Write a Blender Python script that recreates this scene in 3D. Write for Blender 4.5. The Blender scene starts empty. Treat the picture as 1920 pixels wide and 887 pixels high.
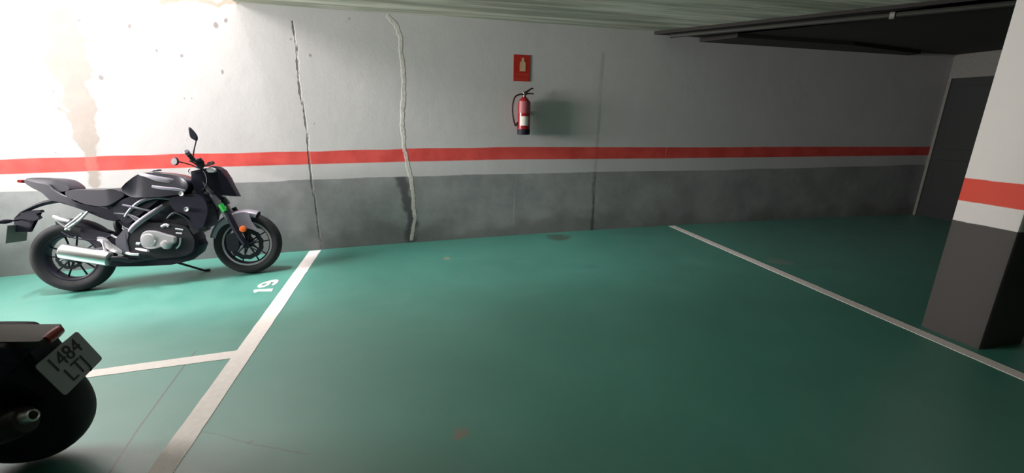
import bpy, bmesh, math, random
from mathutils import Vector, Matrix, noise
from math import pi, sin, cos, radians

S = bpy.context.scene
COL = S.collection

# ------------------------------------------------------------------ camera
cam_d = bpy.data.cameras.new('camera')
cam = bpy.data.objects.new('camera', cam_d)
COL.objects.link(cam)
S.camera = cam
cam_d.sensor_width = 36.0
cam_d.lens = 820.05 / 1920 * 36.0
cam_d.clip_start = 0.02
TH, YA, RO = 0.26772, 0.22837, -0.01985
fwd = Vector((cos(TH) * sin(YA), cos(TH) * cos(YA), -sin(TH)))
rgt = Vector((cos(YA), -sin(YA), 0))
upv = rgt.cross(fwd)
r2 = rgt * cos(RO) - upv * sin(RO)
u2 = r2.cross(fwd)
cm = Matrix((r2, u2, -fwd)).transposed().to_4x4()
cm.translation = (0, -5, 1.430)
cam.matrix_world = cm

# ------------------------------------------------------------------ light
S.view_settings.view_transform = 'Standard'
S.view_settings.look = 'None'
S.view_settings.exposure = 0.0
S.view_settings.gamma = 1.0
S.view_settings.use_curve_mapping = False
w = bpy.data.worlds.new('world')
S.world = w
w.use_nodes = True
w.node_tree.nodes['Background'].inputs[0].default_value = (0.80, 0.88, 1.0, 1)
w.node_tree.nodes['Background'].inputs[1].default_value = 0.3


def area(name, loc, target, sx, sy, power, col, spread=180):
    l = bpy.data.lights.new(name, 'AREA')
    l.shape = 'RECTANGLE'
    l.size, l.size_y, l.energy, l.color = sx, sy, power, col
    l.spread = radians(spread)
    o = bpy.data.objects.new(name, l)
    o.location = loc
    o.rotation_euler = (Vector(target) - Vector(loc)).to_track_quat('-Z', 'Y').to_euler()
    COL.objects.link(o)
    return o


# daylight falling down the light well along the wall
area('well_daylight', (-3.1, -0.72, 9.1), (-2.9, -0.62, 0.0), 3.6, 1.1, 400, (1.0, 0.95, 0.98), 70)
# daylight slanting in at the left end of the light well, above the ceiling line
area('well_side_daylight', (-5.5, -0.85, 3.7), (1.4, -0.80, 0.3), 0.8, 2.4, 140, (1.0, 0.96, 0.97), 80)
# added fill light outside an invented opening in the left wall
area('left_fill_light', (-5.82, -1.50, 1.65), (2.5, -1.0, 1.5), 1.8, 1.1, 178, (1.0, 0.96, 0.93), 105)

# ------------------------------------------------------------------ materials
def mat(name, col, rough=0.5, metal=0.0, coat=0.0, bump=0.0, bscale=60, var=0.0, spec=0.5):
    m = bpy.data.materials.new(name)
    m.use_nodes = True
    nt = m.node_tree
    b = nt.nodes['Principled BSDF']
    b.inputs['Base Color'].default_value = (*col, 1)
    b.inputs['Roughness'].default_value = rough
    b.inputs['Metallic'].default_value = metal
    b.inputs['Coat Weight'].default_value = coat
    b.inputs['Coat Roughness'].default_value = 0.08
    b.inputs['Specular IOR Level'].default_value = spec
    tc = nt.nodes.new('ShaderNodeTexCoord')
    n = nt.nodes.new('ShaderNodeTexNoise')
    n.inputs['Scale'].default_value = bscale
    n.inputs['Detail'].default_value = 4
    nt.links.new(tc.outputs['Object'], n.inputs['Vector'])
    if var:
        mx = nt.nodes.new('ShaderNodeMix')
        mx.data_type = 'RGBA'
        mx.inputs['A'].default_value = (*[c * (1 - var) for c in col], 1)
        mx.inputs['B'].default_value = (*[min(1, c * (1 + var)) for c in col], 1)
        nt.links.new(n.outputs['Fac'], mx.inputs['Factor'])
        nt.links.new(mx.outputs['Result'], b.inputs['Base Color'])
    if bump:
        bp = nt.nodes.new('ShaderNodeBump')
        bp.inputs['Strength'].default_value = bump
        bp.inputs['Distance'].default_value = 0.002
        nt.links.new(n.outputs['Fac'], bp.inputs['Height'])
        nt.links.new(bp.outputs['Normal'], b.inputs['Normal'])
    return m


class NT:
    """tiny helper for shader maths"""
    def __init__(s, m):
        s.t = m.node_tree
        s.b = s.t.nodes['Principled BSDF']

    def put(s, sock, v):
        if isinstance(v, (int, float)):
            sock.default_value = v
        elif isinstance(v, tuple):
            sock.default_value = (*v, 1) if len(v) == 3 and sock.type == 'RGBA' else v
        else:
            s.t.links.new(v, sock)

    def m(s, op, a, b=0.0, c=None):
        n = s.t.nodes.new('ShaderNodeMath')
        n.operation = op
        s.put(n.inputs[0], a)
        s.put(n.inputs[1], b)
        if c is not None:
            s.put(n.inputs[2], c)
        return n.outputs[0]

    def step(s, v, lo, hi):
        n = s.t.nodes.new('ShaderNodeMapRange')
        n.interpolation_type = 'SMOOTHSTEP'
        s.put(n.inputs[0], v)
        n.inputs[1].default_value = lo
        n.inputs[2].default_value = hi
        return n.outputs[0]

    def attr(s, name):
        n = s.t.nodes.new('ShaderNodeAttribute')
        n.attribute_name = name
        return n.outputs['Fac']

    def mix(s, f, a, b):
        n = s.t.nodes.new('ShaderNodeMix')
        n.data_type = 'RGBA'
        s.put(n.inputs['Factor'], f)
        s.put(n.inputs['A'], a)
        s.put(n.inputs['B'], b)
        return n.outputs['Result']

    def noise(s, scale, detail=4, vec=None, stretch=None, rough=0.5):
        tc = s.t.nodes.new('ShaderNodeTexCoord')
        n = s.t.nodes.new('ShaderNodeTexNoise')
        n.inputs['Scale'].default_value = scale
        n.inputs['Detail'].default_value = detail
        n.inputs['Roughness'].default_value = rough
        v = tc.outputs['Object']
        if stretch:
            mp = s.t.nodes.new('ShaderNodeMapping')
            mp.inputs['Scale'].default_value = stretch
            if vec:
                mp.inputs['Rotation'].default_value = vec
            s.t.links.new(v, mp.inputs[0])
            v = mp.outputs[0]
        s.t.links.new(v, n.inputs['Vector'])
        return n.outputs['Fac']

    def bump(s, h, strength, dist):
        n = s.t.nodes.new('ShaderNodeBump')
        n.inputs['Strength'].default_value = strength
        n.inputs['Distance'].default_value = dist
        s.t.links.new(h, n.inputs['Height'])
        s.t.links.new(n.outputs[0], s.b.inputs['Normal'])


M = {}
M['rubber'] = mat('tyre_rubber', (0.016, 0.016, 0.019), 0.75, bump=0.3, bscale=90, spec=0.35)
M['black'] = mat('satin_black', (0.012, 0.012, 0.024), 0.5, spec=0.25)
M['paint'] = mat('gloss_black_paint', (0.008, 0.008, 0.016), 0.28, coat=0.35)
M['plastic'] = mat('black_plastic', (0.014, 0.014, 0.026), 0.6, bump=0.2, bscale=200, spec=0.25)
M['vinyl'] = mat('seat_vinyl', (0.050, 0.046, 0.060), 0.65, bump=0.3, bscale=250)
M['greym'] = mat('grey_metal', (0.16, 0.155, 0.19), 0.38, metal=0.4)
M['silver'] = mat('cast_silver', (0.74, 0.72, 0.75), 0.38, metal=0.75, bump=0.15, bscale=120)
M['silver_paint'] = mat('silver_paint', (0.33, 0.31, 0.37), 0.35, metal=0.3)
M['steel'] = mat('brushed_steel', (0.90, 0.90, 0.91), 0.33, metal=1.0)
M['darkm'] = mat('dark_engine_metal', (0.03, 0.03, 0.037), 0.45, metal=0.4, bump=0.3, bscale=80)
M['rimedge'] = mat('rim_lip', (0.42, 0.38, 0.41), 0.4, metal=0.3)
M['disc'] = mat('brake_disc_steel', (0.02, 0.024, 0.03), 0.4, metal=0.5)
M['green'] = mat('green_sticker', (0.02, 0.42, 0.05), 0.5)
M['orange'] = mat('orange_reflector', (0.75, 0.14, 0.03), 0.3)
M['redlens'] = mat('red_lens', (0.25, 0.01, 0.01), 0.25)
M['lens'] = mat('clear_lens', (0.85, 0.87, 0.9), 0.08, metal=0.6)
M['mirror'] = mat('mirror_glass', (0.75, 0.76, 0.78), 0.05, metal=1.0)
M['plate'] = mat('plate_back', (0.10, 0.12, 0.11), 0.6)
M['platefront'] = mat('plate_dusty', (0.29, 0.29, 0.31), 0.55)
M['plateink'] = mat('plate_ink', (0.012, 0.012, 0.014), 0.6)
M['extred'] = mat('extinguisher_red', (0.34, 0.012, 0.016), 0.3, coat=0.3)
M['signred'] = mat('sign_red', (0.46, 0.018, 0.010), 0.5)
M['signred2'] = mat('sign_red_panel', (0.50, 0.035, 0.018), 0.5)
M['signcream'] = mat('sign_cream', (0.62, 0.42, 0.26), 0.5)
M['label'] = mat('paper_label', (0.80, 0.76, 0.72), 0.6)
M['hose'] = mat('hose_rubber', (0.035, 0.018, 0.018), 0.5)
M['brass'] = mat('valve_metal', (0.25, 0.22, 0.18), 0.4, metal=0.8)
M['line'] = mat('road_paint_white', (0.80, 0.74, 0.70), 0.6, bump=0.4, bscale=40, var=0.12)
M['shaft'] = mat('shaft_plaster', (0.75, 0.72, 0.66), 0.9)
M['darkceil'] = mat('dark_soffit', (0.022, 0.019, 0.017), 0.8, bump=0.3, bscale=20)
M['pipe'] = mat('dark_pipe', (0.035, 0.035, 0.03), 0.6)
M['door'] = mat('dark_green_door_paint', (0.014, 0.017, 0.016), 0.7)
M['fitting'] = mat('pipe_clip', (0.4, 0.37, 0.36), 0.4, metal=0.5)

# ------------------------------------------------------------------ mesh helpers
def link(name, bm, m, parent=None, smooth=True, autosmooth=None):
    bmesh.ops.recalc_face_normals(bm, faces=bm.faces)
    me = bpy.data.meshes.new(name)
    bm.to_mesh(me)
    bm.free()
    for mm in (m if isinstance(m, (list, tuple)) else [m]):
        me.materials.append(mm)
    if smooth:
        for p in me.polygons:
            p.use_smooth = True
        me.set_sharp_from_angle(angle=radians(autosmooth or 35))
    o = bpy.data.objects.new(name, me)
    COL.objects.link(o)
    if parent:
        o.parent = parent
    return o


def tag(o, label=None, cat=None, group=None, kind=None):
    if label: o['label'] = label
    if cat: o['category'] = cat
    if group: o['group'] = group
    if kind: o['kind'] = kind
    return o


def empty(name, mtx):
    o = bpy.data.objects.new(name, None)
    o.empty_display_size = 0.1
    COL.objects.link(o)
    o.matrix_world = mtx
    return o


def box(bm, x0, x1, y0, y1, z0, z1, bev=0.0):
    r = bmesh.ops.create_cube(bm, size=1.0)
    vs = r['verts']
    for v in vs:
        v.co = Vector(((x0 + x1) / 2 + v.co.x * (x1 - x0), (y0 + y1) / 2 + v.co.y * (y1 - y0), (z0 + z1) / 2 + v.co.z * (z1 - z0)))
    if bev:
        es = list({e for v in vs for e in v.link_edges})
        bmesh.ops.bevel(bm, geom=es, offset=bev, segments=2, affect='EDGES', profile=0.5)


def catmull(pts, n=8, closed=False):
    P = [Vector(p) for p in pts]
    out = []
    L = len(P)
    rng = L if closed else L - 1
    for i in range(rng):
        if closed:
            a, b, c, d = P[(i - 1) % L], P[i], P[(i + 1) % L], P[(i + 2) % L]
        else:
            a, b, c, d = P[max(i - 1, 0)], P[i], P[i + 1], P[min(i + 2, L - 1)]
        for k in range(n):
            t = k / n
            out.append(0.5 * ((2 * b) + (c - a) * t + (2 * a - 5 * b + 4 * c - d) * t * t + (3 * b - a - 3 * c + d) * t ** 3))
    if not closed:
        out.append(P[-1])
    return out


def tube(bm, pts, r, seg=10, smooth=6, flat=1.0):
    """swept round tube; r number or list at the control points; flat squashes it in Y"""
    n = len(pts)
    rs = r if isinstance(r, (list, tuple)) else [r] * n
    if smooth and n > 2:
        path = catmull(pts, smooth)
        rad = []
        for i in range(n - 1):
            for k in range(smooth):
                rad.append(rs[i] + (rs[i + 1] - rs[i]) * k / smooth)
        rad.append(rs[-1])
    else:
        path = [Vector(p) for p in pts]
        rad = list(rs)
    rings = []
    prev = None
    for i, p in enumerate(path):
        t = (path[min(i + 1, len(path) - 1)] - path[max(i - 1, 0)]).normalized()
        if prev is None:
            a = Vector((0, 1, 0)) if abs(t.y) < 0.9 else Vector((1, 0, 0))
        else:
            a = prev
        a = (a - t * a.dot(t)).normalized()
        prev = a
        b = t.cross(a)
        rings.append([bm.verts.new(p + (a * cos(2 * pi * k / seg) * flat + b * sin(2 * pi * k / seg)) * rad[i]) for k in range(seg)])
    for i in range(len(rings) - 1):
        for k in range(seg):
            bm.faces.new((rings[i][k], rings[i][(k + 1) % seg], rings[i + 1][(k + 1) % seg], rings[i + 1][k]))
    bm.faces.new(rings[0][::-1])
    bm.faces.new(rings[-1])


def lathe(bm, prof, centre, axis='Y', seg=40, closed=False):
    """prof = [(offset along axis, radius)]"""
    c = Vector(centre)
    ax = {'X': Vector((1, 0, 0)), 'Y': Vector((0, 1, 0)), 'Z': Vector((0, 0, 1))}[axis] if isinstance(axis, str) else Vector(axis).normalized()
    a = ax.orthogonal().normalized()
    b = ax.cross(a)
    rings = []
    for o, r in prof:
        rings.append([bm.verts.new(c + ax * o + (a * cos(2 * pi * k / seg) + b * sin(2 * pi * k / seg)) * max(r, 1e-4)) for k in range(seg)])
    L = len(rings)
    for i in range(L if closed else L - 1):
        A, B = rings[i], rings[(i + 1) % L]
        for k in range(seg):
            bm.faces.new((A[k], A[(k + 1) % seg], B[(k + 1) % seg], B[k]))
    if not closed:
        bm.faces.new(rings[0][::-1])
        bm.faces.new(rings[-1])


def puff(bm, outline, y0, y1, shrink=0.12, layers=5, sub=3, smooth=True, edge=0.5, taper=None):
    """solid from a side outline (x, z): thick between y0 and y1, its flanks rounding inwards.
    taper(x, z) scales the half width locally"""
    pts = [Vector((p[0], 0, p[1])) for p in outline]
    if smooth:
        pts = catmull(pts, sub, True)
    n = len(pts)
    c = sum(pts, Vector()) / n
    yc, hw = (y0 + y1) / 2, (y1 - y0) / 2
    rings = []
    for j in range(layers):
        t = -1 + 2 * j / (layers - 1)
        k = 1 - shrink * abs(t) ** 2.2
        if taper:
            rings.append([bm.verts.new((c.x + (p.x - c.x) * k, yc + hw * t * taper(p.x, p.z), c.z + (p.z - c.z) * k)) for p in pts])
        else:
            rings.append([bm.verts.new((c.x + (p.x - c.x) * k, yc + hw * t, c.z + (p.z - c.z) * k)) for p in pts])
    for j in range(layers - 1):
        for i in range(n):
            bm.faces.new((rings[j][i], rings[j][(i + 1) % n], rings[j + 1][(i + 1) % n], rings[j + 1][i]))
    f1 = bm.faces.new(rings[0][::-1])
    f2 = bm.faces.new(rings[-1])
    bmesh.ops.triangulate(bm, faces=[f1, f2])


def plate_part(name, outline, y0, y1, m, parent, **kw):
    bm = bmesh.new()
    puff(bm, outline, y0, y1, **kw)
    return link(name, bm, m, parent)


def tube_part(name, pts, r, m, parent, **kw):
    bm = bmesh.new()
    tube(bm, pts, r, **kw)
    return link(name, bm, m, parent)


def fz(x):
    """height of the gently sloping garage floor"""
    return 0.03392 * x - 0.0025615 * x * x


def interp(tab, x):
    if x <= tab[0][0]:
        (a, b), (c, d) = tab[0], tab[1]
    elif x >= tab[-1][0]:
        (a, b), (c, d) = tab[-2], tab[-1]
    else:
        for i in range(len(tab) - 1):
            if tab[i][0] <= x <= tab[i + 1][0]:
                (a, b), (c, d) = tab[i], tab[i + 1]
                break
    return b + (d - b) * (x - a) / (c - a)


def seg_dist(px, pz, path):
    best = 9.0
    for i in range(len(path) - 1):
        ax, az = path[i]
        bx, bz = path[i + 1]
        dx, dz = bx - ax, bz - az
        t = max(0, min(1, ((px - ax) * dx + (pz - az) * dz) / (dx * dx + dz * dz + 1e-9)))
        d = math.hypot(px - ax - t * dx, pz - az - t * dz)
        if d < best:
            best = d
    return best


# ------------------------------------------------------------------ setting: back wall
XL, XR, YB, ZC, ZT = -5.6, 7.42, -9.2, 2.411, 9.2
WX, WY = -1.54, -1.32            # right and front edge of the light well
GREY = [(-3.751,0.66), (-2.676,0.693), (-1.475,0.73), (-1.06,0.747), (-0.01,0.77), (1.147,0.789), (2.182,0.8), (3.936,0.813), (7.41,0.867)]
SBOT = [(-3.712,0.823), (-2.418,0.869), (-1.045,0.904), (-0.003,0.929), (1.144,0.95), (3.141,0.959), (7.364,0.999)]
STOP = [(-3.68,0.96), (-2.395,1.004), (-1.032,1.037), (0.003,1.068), (1.141,1.09), (3.124,1.097), (7.321,1.122)]
CRACK1 = [(-1.067,2.279), (-1.053,2.04), (-1.064,1.742), (-1.045,1.434), (-1.035,1.275), (-1.041,0.949), (-1.036,0.667), (-1.02,0.434), (-1.021,0.256), (-1.006,-0.007)]
SEAM = [(-0.169,2.383), (-0.079,2.3), (-0.047,2.191), (-0.054,2.038), (-0.034,1.779), (-0.049,1.564), (-0.076,1.344), (-0.063,1.119), (-0.034,0.888), (-0.005,0.74), (0.01,0.529), (0.018,0.282), (-0.027,0.043)]
DARKSEAM = [(2.187,2.145), (2.181,1.799), (2.191,1.318), (2.185,0.941), (2.181,0.616), (2.202,0.045)]
THIN1 = [(3.089,1.829), (3.117,1.266), (3.131,0.738), (3.152,0.252)]
THIN2 = [(0.229,2.257), (0.233,1.842), (0.216,1.292)]
THIN3 = [(1.195,0.944), (1.189,0.632), (1.172,0.179)]
STAIN = [(-3.096,2.324), (-3.017,2.245), (-2.99,2.097), (-2.951,1.946), (-2.99,1.719), (-2.964,1.489), (-2.984,1.201), (-2.959,1.053)]
STW = [0.085, 0.10, 0.12, 0.17, 0.14, 0.10, 0.09, 0.07]
DRIP = [(-2.959,1.053), (-2.99,0.724)]
DAMP = [(-0.115,0.742), (-0.084,0.652), (-0.051,0.47), (-0.032,0.221), (-0.039,0.044)]
SPOTS = [(-2.746,1.705), (-3.143,1.568), (-3.127,1.433), (-2.823,2.18), (-2.266,1.952), (-2.062,1.925), (-1.735,2.206), (-1.649,2.248), (-2.446,2.15), (-1.734,1.796), (-3.247,1.023), (-3.246,1.94), (-0.539,2.331), (-0.932,1.977), (-1.099,2.11), (-1.057,1.813), (-0.954,1.319), (-2.037,1.537), (-2.106,1.531)]
SPOTR = [0.028, 0.016, 0.014, 0.02, 0.018, 0.02, 0.03, 0.02, 0.022, 0.02, 0.016, 0.014, 0.016, 0.02, 0.016, 0.014, 0.016, 0.012, 0.012]
WALLEDGE = [(-2.162,2.389), (-2.031,2.416), (-1.752,2.4), (-1.699,2.368), (-1.621,2.418), (-1.534,2.397)]

def build_back_wall():
    bm = bmesh.new()
    lay = {k: bm.verts.layers.float.new(k) for k in ('vz', 'crack', 'seam', 'dseam', 'thin', 'stain', 'spot', 'damp', 'edge')}
    xs = []
    x = XL
    while x < XR - 1e-6:
        xs.append(x)
        x += 0.02 if x < 1.5 else 0.04
    xs.append(XR)
    zs = [-0.4 + 0.02 * i for i in range(int((2.6 + 0.4) / 0.02) + 1)] + [2.8, 3.2, 4.0, 6.0, ZT]
    rows = []
    for z in zs:
        row = []
        for x in xs:
            v = bm.verts.new((x, 0, z))
            g, b, t = interp(GREY, x), interp(SBOT, x), interp(STOP, x)
            # warped height: 0 at floor, 1 grey top, 2 stripe bottom, 3 stripe top
            if z < g: u = z / g
            elif z < b: u = 1 + (z - g) / (b - g)
            elif z < t: u = 2 + (z - b) / (t - b)
            else: u = 3 + (z - t)
            v[lay['vz']] = u
            n1 = noise.noise((x * 6, z * 6, 1.0)) * 0.012 + noise.noise((x * 20, z * 20, 4.0)) * 0.006
            n2 = noise.noise((x * 6, z * 6, 7.0)) * 0.03 + noise.noise((x * 16, z * 16, 2.0)) * 0.02
            v[lay['crack']] = seg_dist(x + n1 * .6, z, CRACK1) if -1.5 < x < -.7 else 9
            v[lay['seam']] = seg_dist(x + n1, z, SEAM) if -.6 < x < .5 else 9
            v[lay['dseam']] = seg_dist(x + n1 * .4, z, DARKSEAM) if 1.8 < x < 3 else 9
            v[lay['thin']] = min(seg_dist(x, z, THIN1), seg_dist(x, z, THIN2), seg_dist(x, z, THIN3)) if -.5 < x < 4.5 else 9
            s = 9
            if x < -2.2 and z > .6:
                for i in range(len(STAIN) - 1):
                    d = seg_dist(x + n2 * 2.2, z + n2, STAIN[i:i + 2]) - (STW[i] + STW[i + 1]) / 2
                    s = min(s, d)
                s = min(s, seg_dist(x + n2, z, DRIP) - 0.045)
                if z > 2.4:
                    s = min(s, abs(x + n2 * 2 - STAIN[0][0] + 0.6 * (z - 2.44)) - .12)
            v[lay['stain']] = s
            s = 9
            if x < 0 and z > 1:
                for (cx, cz), r in zip(SPOTS, SPOTR):
                    s = min(s, math.hypot((x - cx) * 1.3 + n1, z - cz + n1) - r)
            v[lay['spot']] = s
            v[lay['damp']] = seg_dist(x + n2 * 1.5, z, DAMP) if -.8 < x < .8 else 9
            e = 9
            if -2.6 < x < -1.3 and z > 2:
                e = seg_dist(x, z + n2, WALLEDGE)
            v[lay['edge']] = e
            row.append(v)
        rows.append(row)
    for j in range(len(rows) - 1):
        for i in range(len(xs) - 1):
            bm.faces.new((rows[j][i], rows[j][i + 1], rows[j + 1][i + 1], rows[j + 1][i]))
    # thickness behind
    m = mat('painted_concrete_wall', (0.7, 0.7, 0.7), 0.75)
    t = NT(m)
    vz = t.attr('vz')
    wob = t.m('MULTIPLY', t.m('SUBTRACT', t.noise(9, 5), 0.5), 0.03)
    vzw = t.m('ADD', vz, wob)
    big = t.noise(1.3, 6, rough=0.6)
    fine = t.noise(45, 4)
    white = t.mix(big, (0.50, 0.485, 0.49), (0.62, 0.60, 0.605))
    grey = t.mix(t.step(t.noise(2.2, 6, rough=0.65), 0.3, 0.7), (0.215, 0.225, 0.23), (0.33, 0.335, 0.34))
    # darker, uneven band at the foot of the wall
    foot = t.m('MULTIPLY', t.step(t.m('ADD', vz, t.m('MULTIPLY', t.m('SUBTRACT', t.noise(3.0, 4), 0.5), 0.9)), 0.42, 0.12), 0.45)
    grey = t.mix(foot, grey, (0.11, 0.105, 0.10))
    red = t.mix(t.step(t.noise(4, 5), 0.35, 0.65), (0.62, 0.055, 0.045), (0.74, 0.085, 0.07))
    c = t.mix(t.step(vzw, 0.985, 1.015), grey, white)
    instripe = t.m('MULTIPLY', t.step(vzw, 1.96, 2.04), t.m('SUBTRACT', 1.0, t.step(vzw, 2.96, 3.0)))
    # stain
    st = t.step(t.m('ADD', t.attr('stain'), t.m('MULTIPLY', t.m('SUBTRACT', t.noise(14, 5), 0.5), 0.05)), 0.015, -0.015)
    stc = t.mix(t.noise(7, 4), (0.27, 0.21, 0.18), (0.42, 0.35, 0.30))
    c = t.mix(instripe, c, red)
    c = t.mix(t.m('MULTIPLY', st, t.m('SUBTRACT', 0.75, t.m('MULTIPLY', instripe, 0.5))), c, stc)
    c = t.mix(t.m('MULTIPLY', t.step(t.attr('spot'), 0.006, -0.006), 0.75), c, (0.20, 0.17, 0.17))
    c = t.mix(t.m('MULTIPLY', t.step(t.attr('edge'), 0.035, 0.01), 0.7), c, (0.33, 0.25, 0.18))
    # damp patch behind the seam, in the grey paint only
    dp = t.m('MULTIPLY', t.step(t.attr('damp'), 0.085, 0.02), t.m('SUBTRACT', 1.0, t.step(vzw, 0.97, 1.03)))
    c = t.mix(t.m('MULTIPLY', dp, 0.85), c, (0.055, 0.055, 0.06))
    # white mortar seam
    sm = t.step(t.m('ADD', t.attr('seam'), t.m('MULTIPLY', t.m('SUBTRACT', t.noise(30, 4), 0.5), 0.035)), 0.026, 0.014)
    c = t.mix(t.m('MULTIPLY', sm, 0.85), c, t.mix(t.noise(25, 3), (0.40, 0.36, 0.31), (0.80, 0.78, 0.74)))
    # dark crack
    cr = t.step(t.m('ADD', t.attr('crack'), t.m('MULTIPLY', t.m('SUBTRACT', t.noise(18, 4), 0.5), 0.03)), 0.014, 0.004)
    c = t.mix(t.m('MULTIPLY', cr, 0.8), c, (0.11, 0.105, 0.11))
    ds = t.step(t.m('ADD', t.attr('dseam'), t.m('MULTIPLY', t.m('SUBTRACT', t.noise(10, 4), 0.5), 0.02)), 0.03, 0.012)
    c = t.mix(t.m('MULTIPLY', ds, t.m('SUBTRACT', 0.75, t.m('MULTIPLY', t.step(vz, 0.9, 1.1), 0.5))), c, (0.035, 0.035, 0.035))
    th = t.step(t.attr('thin'), 0.012, 0.003)
    c = t.mix(t.m('MULTIPLY', th, 0.22), c, (0.75, 0.72, 0.7))
    t.t.links.new(c, t.b.inputs['Base Color'])
    h = t.m('ADD', t.m('MULTIPLY', fine, 0.3), t.m('ADD', t.m('MULTIPLY', sm, 1.5), t.m('MULTIPLY', cr, -2.0)))
    h = t.m('ADD', h, t.m('MULTIPLY', t.noise(6, 5), 1.2))
    t.bump(h, 0.35, 0.006)
    o = link('wall_back', bm, m, smooth=False)
    tag(o, kind='structure')
    return o


build_back_wall()


def painted(name, blk, stripe_lo, stripe_hi, grey_top, greycol=(0.10, 0.095, 0.09)):
    m = mat(name, (0.7, 0.7, 0.7), 0.75)
    t = NT(m)
    tc = t.t.nodes.new('ShaderNodeTexCoord')
    sp = t.t.nodes.new('ShaderNodeSeparateXYZ')
    t.t.links.new(tc.outputs['Object'], sp.inputs[0])
    z = t.m('ADD', sp.outputs[2], t.m('MULTIPLY', t.m('SUBTRACT', t.noise(12, 4), 0.5), 0.008))
    white = t.mix(t.noise(2, 4), (0.58, 0.55, 0.53), (0.68, 0.65, 0.62))
    c = t.mix(t.step(z, grey_top - 0.003, grey_top + 0.003), greycol, white)
    s = t.m('MULTIPLY', t.step(z, stripe_lo - 0.003, stripe_lo + 0.003), t.step(z, stripe_hi + 0.003, stripe_hi - 0.003))
    c = t.mix(s, c, (0.60, 0.06, 0.035))
    t.t.links.new(c, t.b.inputs['Base Color'])
    t.bump(t.noise(30, 5), 0.3, 0.004)
    return m


M['wall2'] = painted('painted_wall_plain', None, 0.93, 1.06, 0.80, (0.22, 0.22, 0.22))
M['wall3'] = mat('right_wall_grey', (0.17, 0.165, 0.15), 0.85, bump=0.3, bscale=30, var=0.2)  # mottled dull grey over the whole right wall
M['column'] = painted('painted_column', None, 0.97, 1.112, 0.842, (0.06, 0.054, 0.05))


def slab(name, m, *dims, **kw):
    bm = bmesh.new()
    box(bm, *dims)
    return tag(link(name, bm, m, smooth=False, **kw), kind='structure')


# right wall with the dark door
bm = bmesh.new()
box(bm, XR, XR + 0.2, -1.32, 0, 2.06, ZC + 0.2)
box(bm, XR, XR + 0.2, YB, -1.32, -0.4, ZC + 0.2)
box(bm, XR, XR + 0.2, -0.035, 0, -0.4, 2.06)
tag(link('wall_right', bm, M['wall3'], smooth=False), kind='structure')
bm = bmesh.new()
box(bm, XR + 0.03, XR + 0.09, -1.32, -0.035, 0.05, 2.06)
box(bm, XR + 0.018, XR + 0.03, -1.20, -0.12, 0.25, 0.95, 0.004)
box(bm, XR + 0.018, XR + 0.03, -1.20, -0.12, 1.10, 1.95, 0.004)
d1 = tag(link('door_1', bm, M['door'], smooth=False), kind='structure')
bm = bmesh.new()
tube(bm, [(XR + 0.03, -1.18, 1.03), (XR - 0.03, -1.18, 1.03), (XR - 0.03, -1.06, 1.03)], 0.009, smooth=0)
link('door_handle', bm, M['greym'], d1)
# left wall with an opening invented for the fill light, and the wall behind the camera
bm = bmesh.new()
box(bm, XL - 0.2, XL, YB, -2.35, -0.5, ZT)
box(bm, XL - 0.2, XL, -0.40, 0, -0.5, ZT)
box(bm, XL - 0.2, XL, -2.35, -0.40, -0.5, 1.05)
box(bm, XL - 0.2, XL, -2.35, -0.40, 2.25, ZT)
tag(link('wall_left', bm, M['wall2'], smooth=False), kind='structure')
slab('wall_front', M['wall2'], XL - 0.2, XR + 0.2, YB - 0.2, YB, -0.5, ZC + 0.2)

# ------------------------------------------------------------------ ceiling
def ceiling_mat():
    m = mat('board_marked_concrete', (0.4, 0.4, 0.35), 0.85)
    t = NT(m)
    a = radians(-60)
    st = t.noise(1.0, 5, vec=(0, 0, a), stretch=(0.55, 7.0, 1.0), rough=0.6)
    b2 = t.noise(1.0, 3, vec=(0, 0, a), stretch=(0.8, 26.0, 1.0))
    blot = t.noise(2.5, 5)
    c = t.mix(t.step(st, 0.35, 0.65), (0.32, 0.325, 0.26), (0.72, 0.71, 0.61))
    c = t.mix(t.m('MULTIPLY', t.step(b2, 0.45, 0.75), 0.35), c, (0.13, 0.13, 0.10))
    c = t.mix(t.m('MULTIPLY', t.step(blot, 0.5, 0.75), 0.35), c, (0.50, 0.40, 0.33))
    t.t.links.new(c, t.b.inputs['Base Color'])
    t.bump(t.m('ADD', st, t.m('MULTIPLY', b2, 0.5)), 0.5, 0.01)
    return m


M['ceil'] = ceiling_mat()
bm = bmesh.new()
box(bm, WX, XR, YB, 0, ZC, ZC + 0.28)
box(bm, XL, WX, YB, WY, ZC, ZC + 0.28)
tag(link('ceiling', bm, M['ceil'], smooth=False), kind='structure')
# the walls of the light well above the ceiling
bm = bmesh.new()
box(bm, WX, WX + 0.2, WY - 0.2, 0, ZC + 0.28, ZT)
box(bm, XL, WX, WY - 0.2, WY, ZC + 0.28, ZT)
tag(link('wall_well', bm, M['shaft'], smooth=False), kind='structure')

# dark dropped soffit over the right half, its edge running slantwise
def prism(bm, poly, z0, z1):
    a = [bm.verts.new((x, y, z0)) for x, y in poly]
    b = [bm.verts.new((x, y, z1)) for x, y in poly]
    n = len(poly)
    for i in range(n):
        bm.faces.new((a[i], a[(i + 1) % n], b[(i + 1) % n], b[i]))
    bm.faces.new(a[::-1])
    bm.faces.new(b)


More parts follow.
